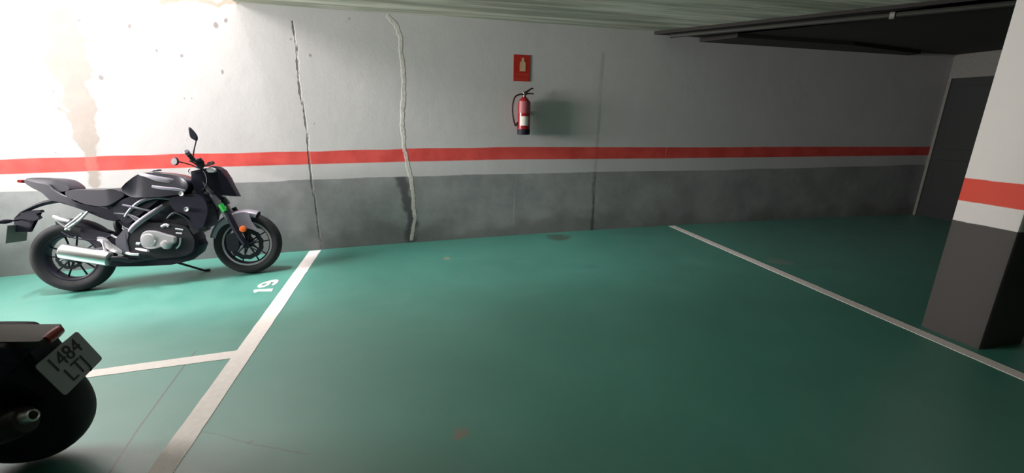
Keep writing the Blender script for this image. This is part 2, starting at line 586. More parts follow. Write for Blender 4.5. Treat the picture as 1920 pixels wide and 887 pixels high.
bm = bmesh.new()
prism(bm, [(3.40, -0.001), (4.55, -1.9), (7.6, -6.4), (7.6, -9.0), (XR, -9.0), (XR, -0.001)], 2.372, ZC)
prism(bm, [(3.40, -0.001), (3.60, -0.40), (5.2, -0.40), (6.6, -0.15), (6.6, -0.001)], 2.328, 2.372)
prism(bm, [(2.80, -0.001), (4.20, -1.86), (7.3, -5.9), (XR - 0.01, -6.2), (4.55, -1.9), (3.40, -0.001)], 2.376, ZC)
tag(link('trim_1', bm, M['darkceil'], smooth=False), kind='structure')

# ------------------------------------------------------------------ floor
LINE_CRACK1 = [(-1.29,-3.158), (-1.33,-2.857), (-1.38,-2.264), (-1.387,-2.135)]
LINE_CRACK2 = [(-1.145,-2.927), (-0.96,-2.996), (-0.767,-3.115), (-0.585,-3.204), (-0.439,-3.275)]
FSPOT = [(0.17,-3.278), (0.321,-0.677), (3.537,-1.554), (1.68,-0.219), (-0.764,-3.112), (1.651,-1.284)]
FSR = [0.05, 0.05, 0.12, 0.16, 0.02, 0.07]


C1S = sorted((b, a) for a, b in LINE_CRACK1)


def build_floor():
    bm = bmesh.new()
    lay = {k: bm.verts.layers.float.new(k) for k in ('c1', 'c2', 'gut')}
    ls = [bm.verts.layers.float.new('s%d' % i) for i in range(len(FSPOT))]
    nx = 330
    ys = [-9.2, -8.4, -7.6, -6.8, -6, -5.4] + [-5.0 + 0.05 * i for i in range(101)]
    rows = []
    x0, x1 = -6.4, XR + 0.15
    for y in ys:
        row = []
        for i in range(nx + 1):
            x = x0 + (x1 - x0) * i / nx
            v = bm.verts.new((x, y, fz(x)))
            v[lay['c1']] = x - interp(C1S, y)
            v[lay['c2']] = y - interp(LINE_CRACK2, x)
            v[lay['gut']] = (1.0 if y < C1S[-1][0] else 0.0)
            for l, (cx, cy) in zip(ls, FSPOT):
                v[l] = math.hypot(x - cx, y - cy)
            row.append(v)
        rows.append(row)
    for j in range(len(rows) - 1):
        for i in range(nx):
            bm.faces.new((rows[j][i], rows[j][i + 1], rows[j + 1][i + 1], rows[j + 1][i]))
    m = mat('green_floor_paint', (0.03, 0.2, 0.15), 0.4)
    t = NT(m)
    big = t.noise(0.9, 6, rough=0.6)
    c = t.mix(t.step(big, 0.3, 0.7), (0.020, 0.200, 0.146), (0.032, 0.245, 0.182))
    c = t.mix(t.m('MULTIPLY', t.step(t.noise(3.5, 6, rough=0.7), 0.52, 0.75), 0.25), c, (0.10, 0.25, 0.20))
    nz = t.m('MULTIPLY', t.m('SUBTRACT', t.noise(40, 4), 0.5), 0.01)
    c = t.mix(t.m('MULTIPLY', t.step(t.m('ABSOLUTE', t.m('ADD', t.attr('c1'), nz)), 0.008, 0.003), t.m('MULTIPLY', t.attr('gut'), 0.75)), c, (0.012, 0.02, 0.02))
    xr = t.t.nodes.new('ShaderNodeSeparateXYZ')
    t.t.links.new(t.t.nodes.new('ShaderNodeTexCoord').outputs['Object'], xr.inputs[0])
    inx = t.m('MULTIPLY', t.step(xr.outputs[0], LINE_CRACK2[0][0], LINE_CRACK2[0][0] + .1), t.step(xr.outputs[0], LINE_CRACK2[-1][0], LINE_CRACK2[-1][0] - .1))
    c = t.mix(t.m('MULTIPLY', t.step(t.m('ABSOLUTE', t.m('ADD', t.attr('c2'), t.m('MULTIPLY', nz, 2.0))), 0.006, 0.001), t.m('MULTIPLY', inx, 0.5)), c, (0.012, 0.02, 0.02))
    cols = [(0.26, 0.13, 0.08), (0.30, 0.27, 0.18), (0.22, 0.20, 0.18), (0.04, 0.06, 0.04), (0.03, 0.05, 0.05), (0.02, 0.15, 0.16)]
    n3 = t.m('SUBTRACT', t.noise(13, 5), 0.5)
    for i, col in enumerate(cols):
        d = t.m('ADD', t.attr('s%d' % i), t.m('MULTIPLY', n3, FSR[i] * 1.6))
        c = t.mix(t.m('MULTIPLY', t.step(d, FSR[i] * 1.1, FSR[i] * 0.6), 0.8 if i not in (2, 5) else 0.45), c, col)
    t.t.links.new(c, t.b.inputs['Base Color'])
    r = t.m('ADD', 0.46, t.m('MULTIPLY', t.m('SUBTRACT', t.noise(5, 6), 0.5), 0.2))
    t.t.links.new(r, t.b.inputs['Roughness'])
    t.b.inputs['Specular IOR Level'].default_value = 1.0
    t.b.inputs['IOR'].default_value = 1.72
    t.b.inputs['Coat Weight'].default_value = 0.8
    t.b.inputs['Coat Roughness'].default_value = 0.5
    t.b.inputs['Coat IOR'].default_value = 1.6
    t.bump(t.m('ADD', t.noise(18, 5), t.m('MULTIPLY', t.noise(90, 3), 0.4)), 0.12, 0.004)
    o = link('floor', bm, m, smooth=True)
    tag(o, kind='structure')


build_floor()


def floor_strip(name, poly, label, h=0.002, n=24, cat='bay line', group=None):
    """painted strip: poly = 4 floor points (x, y), long sides p0-p1 and p3-p2"""
    bm = bmesh.new()
    p = [Vector((a, b)) for a, b in poly]
    top, bot = [], []
    for i in range(n + 1):
        t = i / n
        for q, L in ((p[0].lerp(p[1], t), 0), (p[3].lerp(p[2], t), 1)):
            j = noise.noise((q.x * 9, q.y * 9, L)) * 0.004
            top.append(bm.verts.new((q.x + j, q.y + j, fz(q.x) + h)))
            bot.append(bm.verts.new((q.x + j, q.y + j, fz(q.x) - 0.002)))
    for i in range(n):
        a = 2 * i
        bm.faces.new((top[a], top[a + 1], top[a + 3], top[a + 2]))
        bm.faces.new((top[a], top[a + 2], bot[a + 2], bot[a]))
        bm.faces.new((top[a + 1], bot[a + 1], bot[a + 3], top[a + 3]))
    for a in (0, 2 * n):
        bm.faces.new((top[a], bot[a], bot[a + 1], top[a + 1]))
    return tag(link(name, bm, M['line'], smooth=False), label, cat, group)


LA = [(-1.128,0.074), (-1.132,-3.198), (-1.024,-3.225), (-1.01,0.102)]
LB = [(3.263,-0.201), (3.238,-3.572), (3.326,-3.523), (3.35,-0.22)]


def ext(a, b, y):
    """prolong the line a-b to the depth y"""
    t = (y - a[1]) / (b[1] - a[1])
    return (a[0] + (b[0] - a[0]) * t, y)


floor_strip('bay_line', [ext(LA[0], LA[1], -0.03), ext(LA[0], LA[1], -5.2), ext(LA[3], LA[2], -5.2), ext(LA[3], LA[2], -0.03)],
            'broad white bay line running from the back wall beside the 19 towards the viewer', n=60)
floor_strip('bay_line', [ext(LB[0], LB[1], -0.03), ext(LB[0], LB[1], -4.8), ext(LB[3], LB[2], -4.8), ext(LB[3], LB[2], -0.03)],
            'thin white bay line on the right running past the striped column', n=60)
LC = [(-1.122,-2.282), (-1.862,-2.298), (-1.854,-2.21), (-1.118,-2.185)]
dx, dy = LC[1][0] - LC[0][0], LC[1][1] - LC[0][1]
ex, ey = LC[2][0] - LC[3][0], LC[2][1] - LC[3][1]
floor_strip('bay_line', [LC[0], (LC[0][0] + dx * 3, LC[0][1] + dy * 3), (LC[3][0] + ex * 3.3, LC[3][1] + ey * 3.3), LC[3]],
            'short white cross line between the two motorcycles, meeting the broad bay line', n=30)


# the painted bay number 19
def stroke(pts, wd, bm, n=6):
    path = catmull([Vector((a, b, 0)) for a, b in pts], n) if len(pts) > 2 else [Vector((a, b, 0)) for a, b in pts]
    L = []
    for i, p in enumerate(path):
        t = (path[min(i + 1, len(path) - 1)] - path[max(i - 1, 0)]).normalized()
        nn = Vector((-t.y, t.x, 0)) * wd / 2
        L.append((p + nn, p - nn))
    tv = [(bm.verts.new(a), bm.verts.new(b)) for a, b in L]
    for i in range(len(tv) - 1):
        bm.faces.new((tv[i][0], tv[i][1], tv[i + 1][1], tv[i + 1][0]))


NC = [(-1.202,-1.144), (-1.357,-1.113), (-1.21,-0.951), (-1.357,-1.001)]


def number19():
    # letter space: u to the right of the digits, v up them; the digits stand with their tops to the left
    bm = bmesh.new()
    h, wd = 0.20, 0.036
    stroke([(0.0, 0.0), (0.0, h)], wd, bm)
    stroke([(0.0, h - 0.012), (-0.042, h - 0.045)], wd * .9, bm)
    ang = [radians(a) for a in range(0, 361, 30)]
    stroke([(0.12 + 0.043 * cos(a), 0.138 + 0.045 * sin(a)) for a in ang], wd, bm)
    stroke([(0.163, 0.138), (0.160, 0.07), (0.140, 0.022), (0.105, 0.018), (0.085, 0.042)], wd, bm)
    g = bmesh.ops.extrude_face_region(bm, geom=list(bm.faces))
    for v in [e for e in g['geom'] if isinstance(e, bmesh.types.BMVert)]:
        v.co.z = 0.003
    b1, t1, b9, t9 = [Vector(p) for p in NC]
    for v in bm.verts:
        u, vv, z = v.co
        lo = b1.lerp(b9, u / .12)
        hi = t1.lerp(t9, u / .12)
        p = lo.lerp(hi, vv / h)
        v.co = Vector((p.x, p.y, fz(p.x) + (z if z > 0 else -0.001)))
    o = link('bay_number', bm, M['line'], smooth=False)
    tag(o, 'white number 19 painted on the green floor below the front wheel', 'floor number')


number19()

# ------------------------------------------------------------------ column
def rounded_column():
    bm = bmesh.new()
    box(bm, 3.40, 3.78, -3.27, -2.935, 0.0, ZC, 0.02)
    o = link('striped_column', bm, M['column'])
    tag(o, 'square column with white upper part, red band and dark base standing at the right', 'column')


rounded_column()
# pipe running along the slanted soffit edge, with a clip
def uvec(a, b):
    return (Vector(b) - Vector(a)).normalized()


pr = [(2.95, -0.10, 2.352), (4.35, -1.85, 2.352), (7.3, -5.75, 2.352)]
bm = bmesh.new()
tube(bm, pr, 0.022, smooth=0)
pp = tag(link('ceiling_pipe', bm, M['pipe']), 'thin dark pipe running slantwise under the ceiling at upper right', 'pipe')
bm = bmesh.new()
d = uvec(pr[0], pr[1])
lathe(bm, [(-0.02, 0.026), (-0.015, 0.034), (0.015, 0.034), (0.02, 0.026)], (4.17, -1.625, 2.352), d, 16)
link('clip', bm, M['fitting'], pp)

# ------------------------------------------------------------------ extinguisher and its sign
SG = [(1.14,2.084), (1.329,1.81), (1.234,1.654), (1.264,1.235), (1.313,1.713)]
def text_mesh(name, s, size, m, mtx, parent, ext_=0.0006):
    cu = bpy.data.curves.new(name, 'FONT')
    cu.body = s
    cu.size = size
    cu.extrude = ext_
    cu.align_x = 'CENTER'
    cu.align_y = 'CENTER'
    tmp = bpy.data.objects.new(name, cu)
    COL.objects.link(tmp)
    me = bpy.data.meshes.new_from_object(tmp.evaluated_get(bpy.context.evaluated_depsgraph_get()))
    bpy.data.objects.remove(tmp)
    bpy.data.curves.remove(cu)
    me.transform(mtx)
    me.materials.clear()
    me.materials.append(m)
    o = bpy.data.objects.new(name, me)
    COL.objects.link(o)
    o.parent = parent
    return o


def sign():
    x0, x1 = SG[0][0], SG[1][0]
    z1, z0 = SG[0][1], SG[1][1]
    xc, w_, h_ = (x0 + x1) / 2, (x1 - x0), (z1 - z0)
    root = empty('extinguisher_sign', Matrix.Translation((xc, 0, (z0 + z1) / 2)))
    tag(root, 'red and cream fire extinguisher sign on the wall above the extinguisher', 'sign')
    bm = bmesh.new()
    box(bm, -w_ / 2, w_ / 2, -0.006, 0.0, -h_ / 2, h_ / 2, 0.001)
    link('panel', bm, M['signred'], root, smooth=False)
    zt = h_ / 2
    bm = bmesh.new()
    box(bm, -w_ / 2 + .006, w_ / 2 - .006, -0.0075, -0.0055, -h_ / 2 + .006, -h_ / 2 + h_ * 0.30)
    link('lower_panel', bm, M['signred2'], root, smooth=False)
    # pictogram: extinguisher shape
    bm = bmesh.new()
    zb, zu = -h_ / 2 + h_ * 0.38, h_ / 2 - h_ * 0.12
    q = w_ * 0.17
    cx = w_ * 0.05
    pts = [(cx - q, zb), (cx + q, zb), (cx + q, zb + (zu - zb) * .66), (cx + q * .45, zb + (zu - zb) * .78), (cx + q * .45, zu), (cx - q * .45, zu), (cx - q * .45, zb + (zu - zb) * .78), (cx - q, zb + (zu - zb) * .66)]
    puff(bm, pts, -0.0085, -0.005, shrink=0, layers=2, smooth=False)
    link('pictogram', bm, M['signcream'], root, smooth=False)
    mt = Matrix.Translation((0, -0.0078, -h_ / 2 + h_ * 0.155)) @ Matrix.Rotation(pi / 2, 4, 'X')
    text_mesh('lettering', 'EXTINTOR', w_ * 0.19, M['signred'], mt, root)


sign()


def extinguisher():
    xc = (SG[2][0] + SG[3][0]) / 2
    zb, zt = SG[3][1], SG[2][1] 
    R = 0.070
    yc = -0.095
    root = empty('fire_extinguisher', Matrix.Translation((xc, yc, zb)))
    tag(root, 'red fire extinguisher with black hose hanging on the back wall below the sign', 'fire extinguisher')
    H = zt - zb - 0.02
    bm = bmesh.new()
    prof = [(0.045, R * .98), (0.06, R), (H - .09, R), (H - .05, R * .93), (H - .02, R * .72), (H, R * .42), (H + .01, R * .3)]
    lathe(bm, prof, (0, 0, 0), 'Z', 32)
    link('body', bm, M['extred'], root)
    bm = bmesh.new()
    lathe(bm, [(0, R * .8), (0.004, R * 1.0), (0.05, R * 1.03), (0.062, R * 1.01)], (0, 0, 0), 'Z', 32)
    link('base_ring', bm, M['plastic'], root)

    def wrap(name, za, zc2, m, off, a0=-1.15, a1=1.15):
        bm = bmesh.new()
        rr = R + off
        n = 14
        ro = []
        for z in (za, zc2):
            for r_ in (rr, rr - 0.002):
                ro.append([bm.verts.new((r_ * sin(a0 + (a1 - a0) * i / n), -r_ * cos(a0 + (a1 - a0) * i / n), z)) for i in range(n + 1)])
        for A, B in ((0, 2), (1, 3), (0, 1), (2, 3)):
            for i in range(n):
                bm.faces.new((ro[A][i], ro[A][i + 1], ro[B][i + 1], ro[B][i]))
        link(name, bm, m, root)
    wrap('inspection_label', 0.10, 0.20, M['label'], 0.0012, -0.9, 0.55)
    wrap('instruction_label', 0.235, 0.36, mat('faded_red_label', (0.42, 0.10, 0.12), 0.5), 0.0012, -1.1, 1.1)
    bm = bmesh.new()
    lathe(bm, [(H, .018), (H + .03, .018), (H + .034, .024), (H + .05, .024), (H + .055, .015)], (0, 0, 0), 'Z', 18)
    link('valve', bm, M['brass'], root)
    bm = bmesh.new()
    tube(bm, [(-.01, 0, H + .045), (.03, 0, H + .065), (.075, 0, H + .095), (.10, 0, H + .098)], [.013, .011, .009, .006], flat=1.2)
    link('squeeze_lever', bm, M['hose'], root)
    bm = bmesh.new()
    tube(bm, [(0, 0, H + .035), (.05, 0, H + .045), (.105, 0, H + .043)], [.012, .009, .007], flat=1.3)
    link('carry_handle', bm, M['hose'], root)
    bm = bmesh.new()
    tube(bm, [(-.015, -.01, H + .035), (-.06, -.01, H + .03), (-.11, -.01, H - .0), (-.135, -.01, H - .09), (-.128, -.01, H - .2), (-.098, -.01, H - .30), (-.075, -.01, .13), (-.068, -.01, .07)],
         [.010, .010, .010, .010, .010, .010, .010, .014])
    link('hose', bm, M['hose'], root)
    bm = bmesh.new()
    box(bm, -.03, .03, R - .004, .095, H * .55, H * .55 + .04)
    link('wall_bracket', bm, M['black'], root)


extinguisher()

# ------------------------------------------------------------------ motorcycle by the wall
def frame_matrix(cols, org):
    m = Matrix([Vector(c) for c in cols]).transposed().to_4x4()
    m.translation = org
    return m


def wheel(name, root, c, R, wt, rim, nsp, m_rim, m_lip, steer=None, disc=None, ysgn=-1, cast=True):
    """cast wheel with tyre, rim, spokes, hub and disc around centre c"""
    bm = bmesh.new()
    prof = []
    for k in range(13):                              # tread, rounded
        a = -pi * 0.5 + pi * k / 12
        prof.append((wt / 2 * sin(a), R - (wt * 0.34) * (1 - cos(a))))
    wall_ = [(wt / 2 * 0.97, rim + .03), (wt / 2 * 0.72, rim + .004), (wt / 2 * .66, rim - .002)]
    prof = [(-a, b) for a, b in wall_[::-1]] + prof + wall_
    lathe(bm, prof, c, 'Y', 56, closed=True)
    tyre = link('tyre', bm, M['rubber'], root)
    bm = bmesh.new()
    w2 = wt / 2 * .70
    lathe(bm, [(-w2, rim + .006), (-w2, rim - .008), (-w2 * .8, rim - .020), (-w2 * .3, rim - .026), (w2 * .3, rim - .026), (w2 * .8, rim - .020), (w2, rim - .008), (w2, rim + .006), (0, rim - .01)], c, 'Y', 56, closed=True)
    rimo = link('rim', bm, m_rim, root)
    if m_lip:
        bm = bmesh.new()
        for s in (-1, 1):
            lathe(bm, [(s * (w2 + .001), rim + .006), (s * (w2 + .003), rim - .002), (s * (w2 + .001), rim - .012), (s * (w2 - .003), rim - .004)], c, 'Y', 56, closed=True)
        link('rim_lip', bm, m_lip, root)
    for i in range(nsp):
        a = 2 * pi * (i // 2) / (nsp // 2) + (0.24 if i % 2 else -0.24) + .3
        a0 = 2 * pi * (i // 2) / (nsp // 2) + (0.36 if i % 2 else -0.36) + .3
        p0 = Vector(c) + Vector((cos(a0) * .038, 0, sin(a0) * .038))
        p1 = Vector(c) + Vector((cos(a) * (rim - .02), 0, sin(a) * (rim - .02)))
        bm = bmesh.new()
        tube(bm, [p0, p0.lerp(p1, .5), p1], [.010, .0055, .0065], seg=8, smooth=3, flat=1.7)
        link('spoke', bm, m_rim, root)
    bm = bmesh.new()
    lathe(bm, [(-.075, .014), (-.07, .024), (-.035, .026), (-.03, .045), (.03, .045), (.035, .026), (.07, .024), (.075, .014)], c, 'Y', 24)
    link('hub', bm, m_rim, root)
    if disc:
        bm = bmesh.new()
        # petal disc ring with holes shown as notches
        n = 48
        rings = []
        for yo in (-.0025, .0025):
            for rr in ('i', 'o'):
                ring = []
                for k in range(n * 2):
                    a = 2 * pi * k / (n * 2)
                    r_ = (disc * (1 + .025 * sin(a * 12))) if rr == 'o' else disc * .72 * (1 + .03 * sin(a * 12))
                    ring.append(bm.verts.new(Vector(c) + Vector((cos(a) * r_, ysgn * .062 + yo, sin(a) * r_))))
                rings.append(ring)
        for A, B in ((0, 1), (2, 3), (0, 2), (1, 3)):
            for k in range(n * 2):
                bm.faces.new((rings[A][k], rings[A][(k + 1) % (n * 2)], rings[B][(k + 1) % (n * 2)], rings[B][k]))
        for k in range(6):
            a = 2 * pi * k / 6
            tube(bm, [Vector(c) + Vector((cos(a) * .03, ysgn * .058, sin(a) * .03)), Vector(c) + Vector((cos(a + .3) * disc * .75, ysgn * .062, sin(a + .3) * disc * .75))], .007, seg=6)
        link('brake_disc', bm, M['disc'], root)


def sub(name, parent, like=None):
    o = bpy.data.objects.new(name, None)
    o.empty_display_size = .05
    COL.objects.link(o)
    o.parent = parent
    return o


def main_bike():
    root = empty('motorcycle', frame_matrix([(0.99838, 0.03421, 0.04544), (-0.02672, 0.98735, -0.15627), (-0.05021, 0.15481, 0.98667)], (-2.96220, -0.67282, -0.12296)))
    tag(root, 'black naked motorcycle parked side-on against the wall, in the daylight beside the 19', 'motorcycle')
    T = lambda *a, **k: tube_part(*a, **k)
    P = lambda *a, **k: plate_part(*a, **k)
    CR_, CF = (0.088, 0, 0.303), (1.451, 0, 0.290)
    # wheels: each wheel is a part, its tyre, rim, spokes, hub and disc are sub-parts
    rw = sub('rear_wheel', root)
    wheel('rear', rw, CR_, .303, .135, .205, 10, M['black'], None, disc=.10)
    fwl = sub('front_wheel', root)
    wheel('front', fwl, CF, .288, .105, .205, 10, M['black'], M['rimedge'], disc=.145)
    # swingarm
    bm = bmesh.new()
    for y in (-.085, .085):
        tube(bm, [(.07, y, .303), (.14, y, .305), (.40, y, .355), (.56, y, .36)], [.024, .030, .032, .036], flat=.6)
    tube(bm, [(.44, -.085, .355), (.44, .085, .355)], .03)
    link('swingarm', bm, M['darkm'], root)
    bm = bmesh.new()
    lathe(bm, [(-.115, .012), (-.112, .02), (.112, .02), (.115, .012)], CR_, 'Y', 16)
    link('rear_axle', bm, M['greym'], root)
    P('chain_guard', [(0.021,0.519), (0.178,0.559), (0.366,0.487), (0.374,0.44), (0.168,0.496), (0.02,0.464)], .07, .11, M['plastic'], root)
    # hugger over rear wheel
    bm = bmesh.new()
    n = 14
    rows = []
    for k in range(n + 1):                              # thin arched guard over the tyre
        a_ = radians(-8 + 62 * k / n)
        row = []
        for lay_ in (0, .004):
            for (y, dr) in ((-.078, -.03), (-.074, -.004), (-.045, .008), (0, .010), (.045, .008), (.074, -.004), (.078, -.03)):
                r_ = .322 + dr - lay_
                row.append(bm.verts.new((CR_[0] + sin(a_) * r_, y, CR_[2] + cos(a_) * r_)))
        rows.append(row)
    for k in range(n):
        for i in range(6):
            for o_ in (0, 7):
                bm.faces.new((rows[k][o_ + i], rows[k][o_ + i + 1], rows[k + 1][o_ + i + 1], rows[k + 1][o_ + i]))
        for i in (0, 6):
            bm.faces.new((rows[k][i], rows[k][i + 7], rows[k + 1][i + 7], rows[k + 1][i]))
    for k in (0, n):
        for i in range(6):
            bm.faces.new((rows[k][i], rows[k][i + 1], rows[k][i + 8], rows[k][i + 7]))
    link('wheel_hugger', bm, M['plastic'], root)
    P('swingarm_guard', [(0.222,0.543), (0.286,0.538), (0.369,0.503), (0.453,0.469), (0.506,0.419), (0.436,0.354), (0.352,0.389), (0.269,0.424), (0.217,0.465)], -.10, -.07, M['plastic'], root, shrink=.03)
    # tail
    P('tail_fairing', [(-0.144,0.966), (-0.127,0.986), (-0.039,0.976), (0.039,0.937), (0.101,0.881), (0.168,0.813), (0.268,0.753), (0.409,0.71), (0.546,0.718), (0.58,0.643), (0.542,0.592), (0.45,0.586), (0.273,0.695), (0.179,0.742), (0.113,0.782), (0.064,0.789), (0.019,0.813), (-0.028,0.873), (-0.091,0.915)], -.105, .105, M['black'], root, shrink=.06, layers=7,
      taper=lambda x, z: .35 + .65 * min(1, max(0, (x + .22) / .45)))
    T('tail_trim', [(a, -.095 - .01, b) for a, b in [(0.064,0.93), (0.093,0.887), (0.139,0.84), (0.204,0.804), (0.311,0.755), (0.449,0.701)]], .0055, M['greym'], root)
    P('tail_light', [(-0.183,0.97), (-0.174,0.983), (-0.152,0.982), (-0.15,0.961), (-0.17,0.958)], -.04, .04, M['redlens'], root)
    P('passenger_seat', [(-0.126,0.99), (-0.049,0.996), (0.048,0.986), (0.131,0.971), (0.186,0.933), (0.218,0.879), (0.156,0.855), (0.089,0.887), (0.025,0.933), (-0.055,0.955)], -.10, .10, M['vinyl'], root, shrink=.1, layers=7,
      taper=lambda x, z: .45 + .55 * min(1, max(0, (x + .2) / .25)))
    P('rider_seat', [(0.168,0.865), (0.221,0.879), (0.336,0.871), (0.453,0.863), (0.513,0.869), (0.556,0.856), (0.61,0.81), (0.571,0.77), (0.483,0.719), (0.415,0.716), (0.315,0.736), (0.234,0.78), (0.175,0.816)], -.135, .135, M['vinyl'], root, shrink=.1, layers=7,
      taper=lambda x, z: 1 - .35 * min(1, max(0, (x - .5) / .25)))
    # number plate holder
    T('plate_arm', [(a, 0, b) for a, b in [(0.071,0.801), (-0.003,0.789), (-0.077,0.772), (-0.145,0.746), (-0.206,0.718)]], [.026, .020, .017, .015, .013], M['plastic'], root, flat=2.0)
    hb = P('plate_bracket', [(-0.209,0.725), (-0.077,0.725), (-0.07,0.707), (-0.11,0.696), (-0.093,0.656), (-0.13,0.637), (-0.154,0.648), (-0.185,0.545), (-0.289,0.555), (-0.265,0.671), (-0.218,0.688)], -.02, .02, M['plastic'], root, shrink=.02, smooth=False)
    # the plate: hangs at the very back, tilted
    bm = bmesh.new()
    a0, a1 = Vector((-.262, 0, .615)), Vector((-.300, 0, .470))
    nrm = (a1 - a0).cross(Vector((0, 1, 0))).normalized()
    vs = []
    for q in (0, .004):
        for (e, y) in ((a0, -.105), (a0, .105), (a1, .105), (a1, -.105)):
            vs.append(bm.verts.new(e + Vector((0, y, 0)) + nrm * q))
    for f in ((0, 1, 2, 3), (4, 5, 6, 7), (0, 1, 5, 4), (1, 2, 6, 5), (2, 3, 7, 6), (3, 0, 4, 7)):
        bm.faces.new([vs[i] for i in f])
    link('number_plate', bm, M['plate'], root, smooth=False)
    for y, nm in ((-.16, 'right'), (.16, 'left')):
        bm = bmesh.new()
        yy = y
        tube(bm, [(-.215, y * .15, .655), (-.235, y * .6, .65)], .007)
        tube(bm, [(-.235, y * .6, .65), (-.25, y * .85, .648), (-.262, y * 1.25, .645)], [.012, .019, .008], flat=.8)
        link('rear_indicator', bm, M['plastic'], root)
    # passenger footrest bracket
    bm = bmesh.new()
    for L in ([(0.079,-0.13,0.659), (0.119,-0.13,0.599), (0.173,-0.13,0.543)], [(0.306,-0.11,0.683), (0.236,-0.12,0.614), (0.138,-0.13,0.546)], [(0.268,-0.11,0.672), (0.192,-0.12,0.609), (0.145,-0.13,0.571)]):
        tube(bm, L, .0105, seg=8)
    tube(bm, [(0.082,-0.14,0.665), (0.136,-0.15,0.634), (0.196,-0.16,0.616)], [.013, .015, .012], seg=10)
    link('passenger_footrest_bracket', bm, M['silver'], root)
    P('side_panel', [(0.497,0.723), (0.628,0.793), (0.745,0.767), (0.852,0.759), (0.764,0.685), (0.696,0.637), (0.592,0.556), (0.535,0.579), (0.499,0.635)], -.12, .12, M['plastic'], root, shrink=.05)
    # muffler and pipe
    mf = [(0.12,-0.19,0.377), (0.282,-0.19,0.327), (0.436,-0.18,0.274)]
    ax = uvec(mf[0], mf[2])
    L = (Vector(mf[2]) - Vector(mf[0])).length
    bm = bmesh.new()
    lathe(bm, [(0, .046), (.001, .056), (.006, .061), (.014, .062), (L - .012, .062), (L - .004, .060), (L, .052)], mf[0], ax, 32)
    mu = link('muffler', bm, M['steel'], root)
    bm = bmesh.new()
    lathe(bm, [(-.012, .020), (-.012, .036), (.0, .040), (.003, .040), (.003, .02)], mf[0], ax, 24, closed=True)
    link('muffler_end', bm, M['darkm'], mu)
    T('exhaust_pipe', [(0.435,-0.18,0.274), (0.485,-0.15,0.268), (0.55,-0.11,0.236)] + [(0.666,-0.09,0.239), (0.811,-0.07,0.221), (0.952,-0.05,0.259), (1.024,-0.03,0.363), (1.011,0.0,0.474), (0.989,0.0,0.551)], .021, M['darkm'], root)
    T('muffler_hanger', [(0.352,-0.13,0.438), (0.39,-0.15,0.42), (0.405,-0.16,0.34)], .009, M['silver'], root)
    # frame
    bm = bmesh.new()
    for s in (-1, 1):
        tb = [(0.57,-0.12,0.618), (0.618,-0.12,0.678), (0.71,-0.13,0.743), (0.817,-0.13,0.766), (0.937,-0.1,0.751), (1.062,-0.05,0.765)]
        tube(bm, [(x, y * -s if s > 0 else y, z) for x, y, z in tb] if s < 0 else [(x, -y, z) for x, y, z in tb], [.012, .014, .015, .013, .014, .018], flat=.7)
        tb = [(0.584,-0.12,0.485), (0.631,-0.13,0.533), (0.71,-0.135,0.59), (0.806,-0.13,0.652), (0.867,-0.12,0.693)]
        tube(bm, tb if s < 0 else [(x, -y, z) for x, y, z in tb], [.020, .022, .023, .022, .018], flat=.6)
        tb = [(0.569,-0.125,0.721), (0.636,-0.13,0.699), (0.701,-0.13,0.677), (0.766,-0.13,0.655)]
        tube(bm, tb if s < 0 else [(x, -y, z) for x, y, z in tb], .0095)
        tb = [(0.598,-0.12,0.641), (0.656,-0.13,0.575)]
        tube(bm, tb if s < 0 else [(x, -y, z) for x, y, z in tb], .0095)
        tb = [(0.493,-0.11,0.657), (0.613,-0.12,0.627), (0.7,-0.13,0.567)]
        tube(bm, tb if s < 0 else [(x, -y, z) for x, y, z in tb], .010)
    link('frame', bm, M['greym'], root)
    # inner mass behind the frame: airbox and battery cover
    P('airbox', [(0.512,0.734), (0.597,0.774), (0.745,0.764), (0.924,0.739), (1.016,0.732), (1.017,0.589), (0.885,0.54), (0.764,0.55), (0.613,0.552), (0.557,0.51), (0.488,0.574), (0.462,0.658)], -.095, .095, M['black'], root, shrink=.05)
    T('shock_absorber', [(.47, .0, .66), (.44, 0, .55), (.46, 0, .42)], [.026, .030, .022], M['darkm'], root)
    # tank
    def tank_taper(x, z):
        t = (x - .48) / .55
        f = .62 + .38 * min(1, max(0, t * 2.2))
        g = 1.0 if z < .90 else max(.42, 1 - (z - .90) * 4.2)
        return f * g
    tk = P('fuel_tank', [(0.537,0.848), (0.576,0.891), (0.621,0.933), (0.666,0.971), (0.712,0.989), (0.792,0.994), (0.88,0.984), (0.969,0.968), (1.047,0.94), (1.103,0.901), (1.126,0.857), (1.094,0.798), (1.033,0.769), (0.94,0.764), (0.848,0.759), (0.739,0.763), (0.641,0.772), (0.578,0.805)], -.165, .165, M['paint'], root, shrink=.10, layers=11, taper=tank_taper)
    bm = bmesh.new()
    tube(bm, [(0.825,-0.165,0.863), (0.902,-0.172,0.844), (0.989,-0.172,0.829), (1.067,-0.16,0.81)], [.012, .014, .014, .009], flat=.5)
    link('tank_edge_glint', bm, M['silver_paint'], tk)  # light reflected along the tank's lower edge, modelled as a silver strip
    bm = bmesh.new()
    tube(bm, [(0.715,-0.1,0.975), (0.779,-0.125,0.959), (0.858,-0.135,0.929), (0.944,-0.135,0.907), (1.007,-0.12,0.897)], [.008, .016, .024, .024, .008], flat=.35)
    link('tank_highlight', bm, M['silver_paint'], tk)  # sky reflection on the tank shoulder, built as a silver strip
    bm = bmesh.new()
    lathe(bm, [(0, .04), (.008, .04), (.014, .034), (.015, .0)], (.80, 0, 1.0), (-.06, 0, 1), 24)
    link('filler_cap', bm, M['greym'], tk)
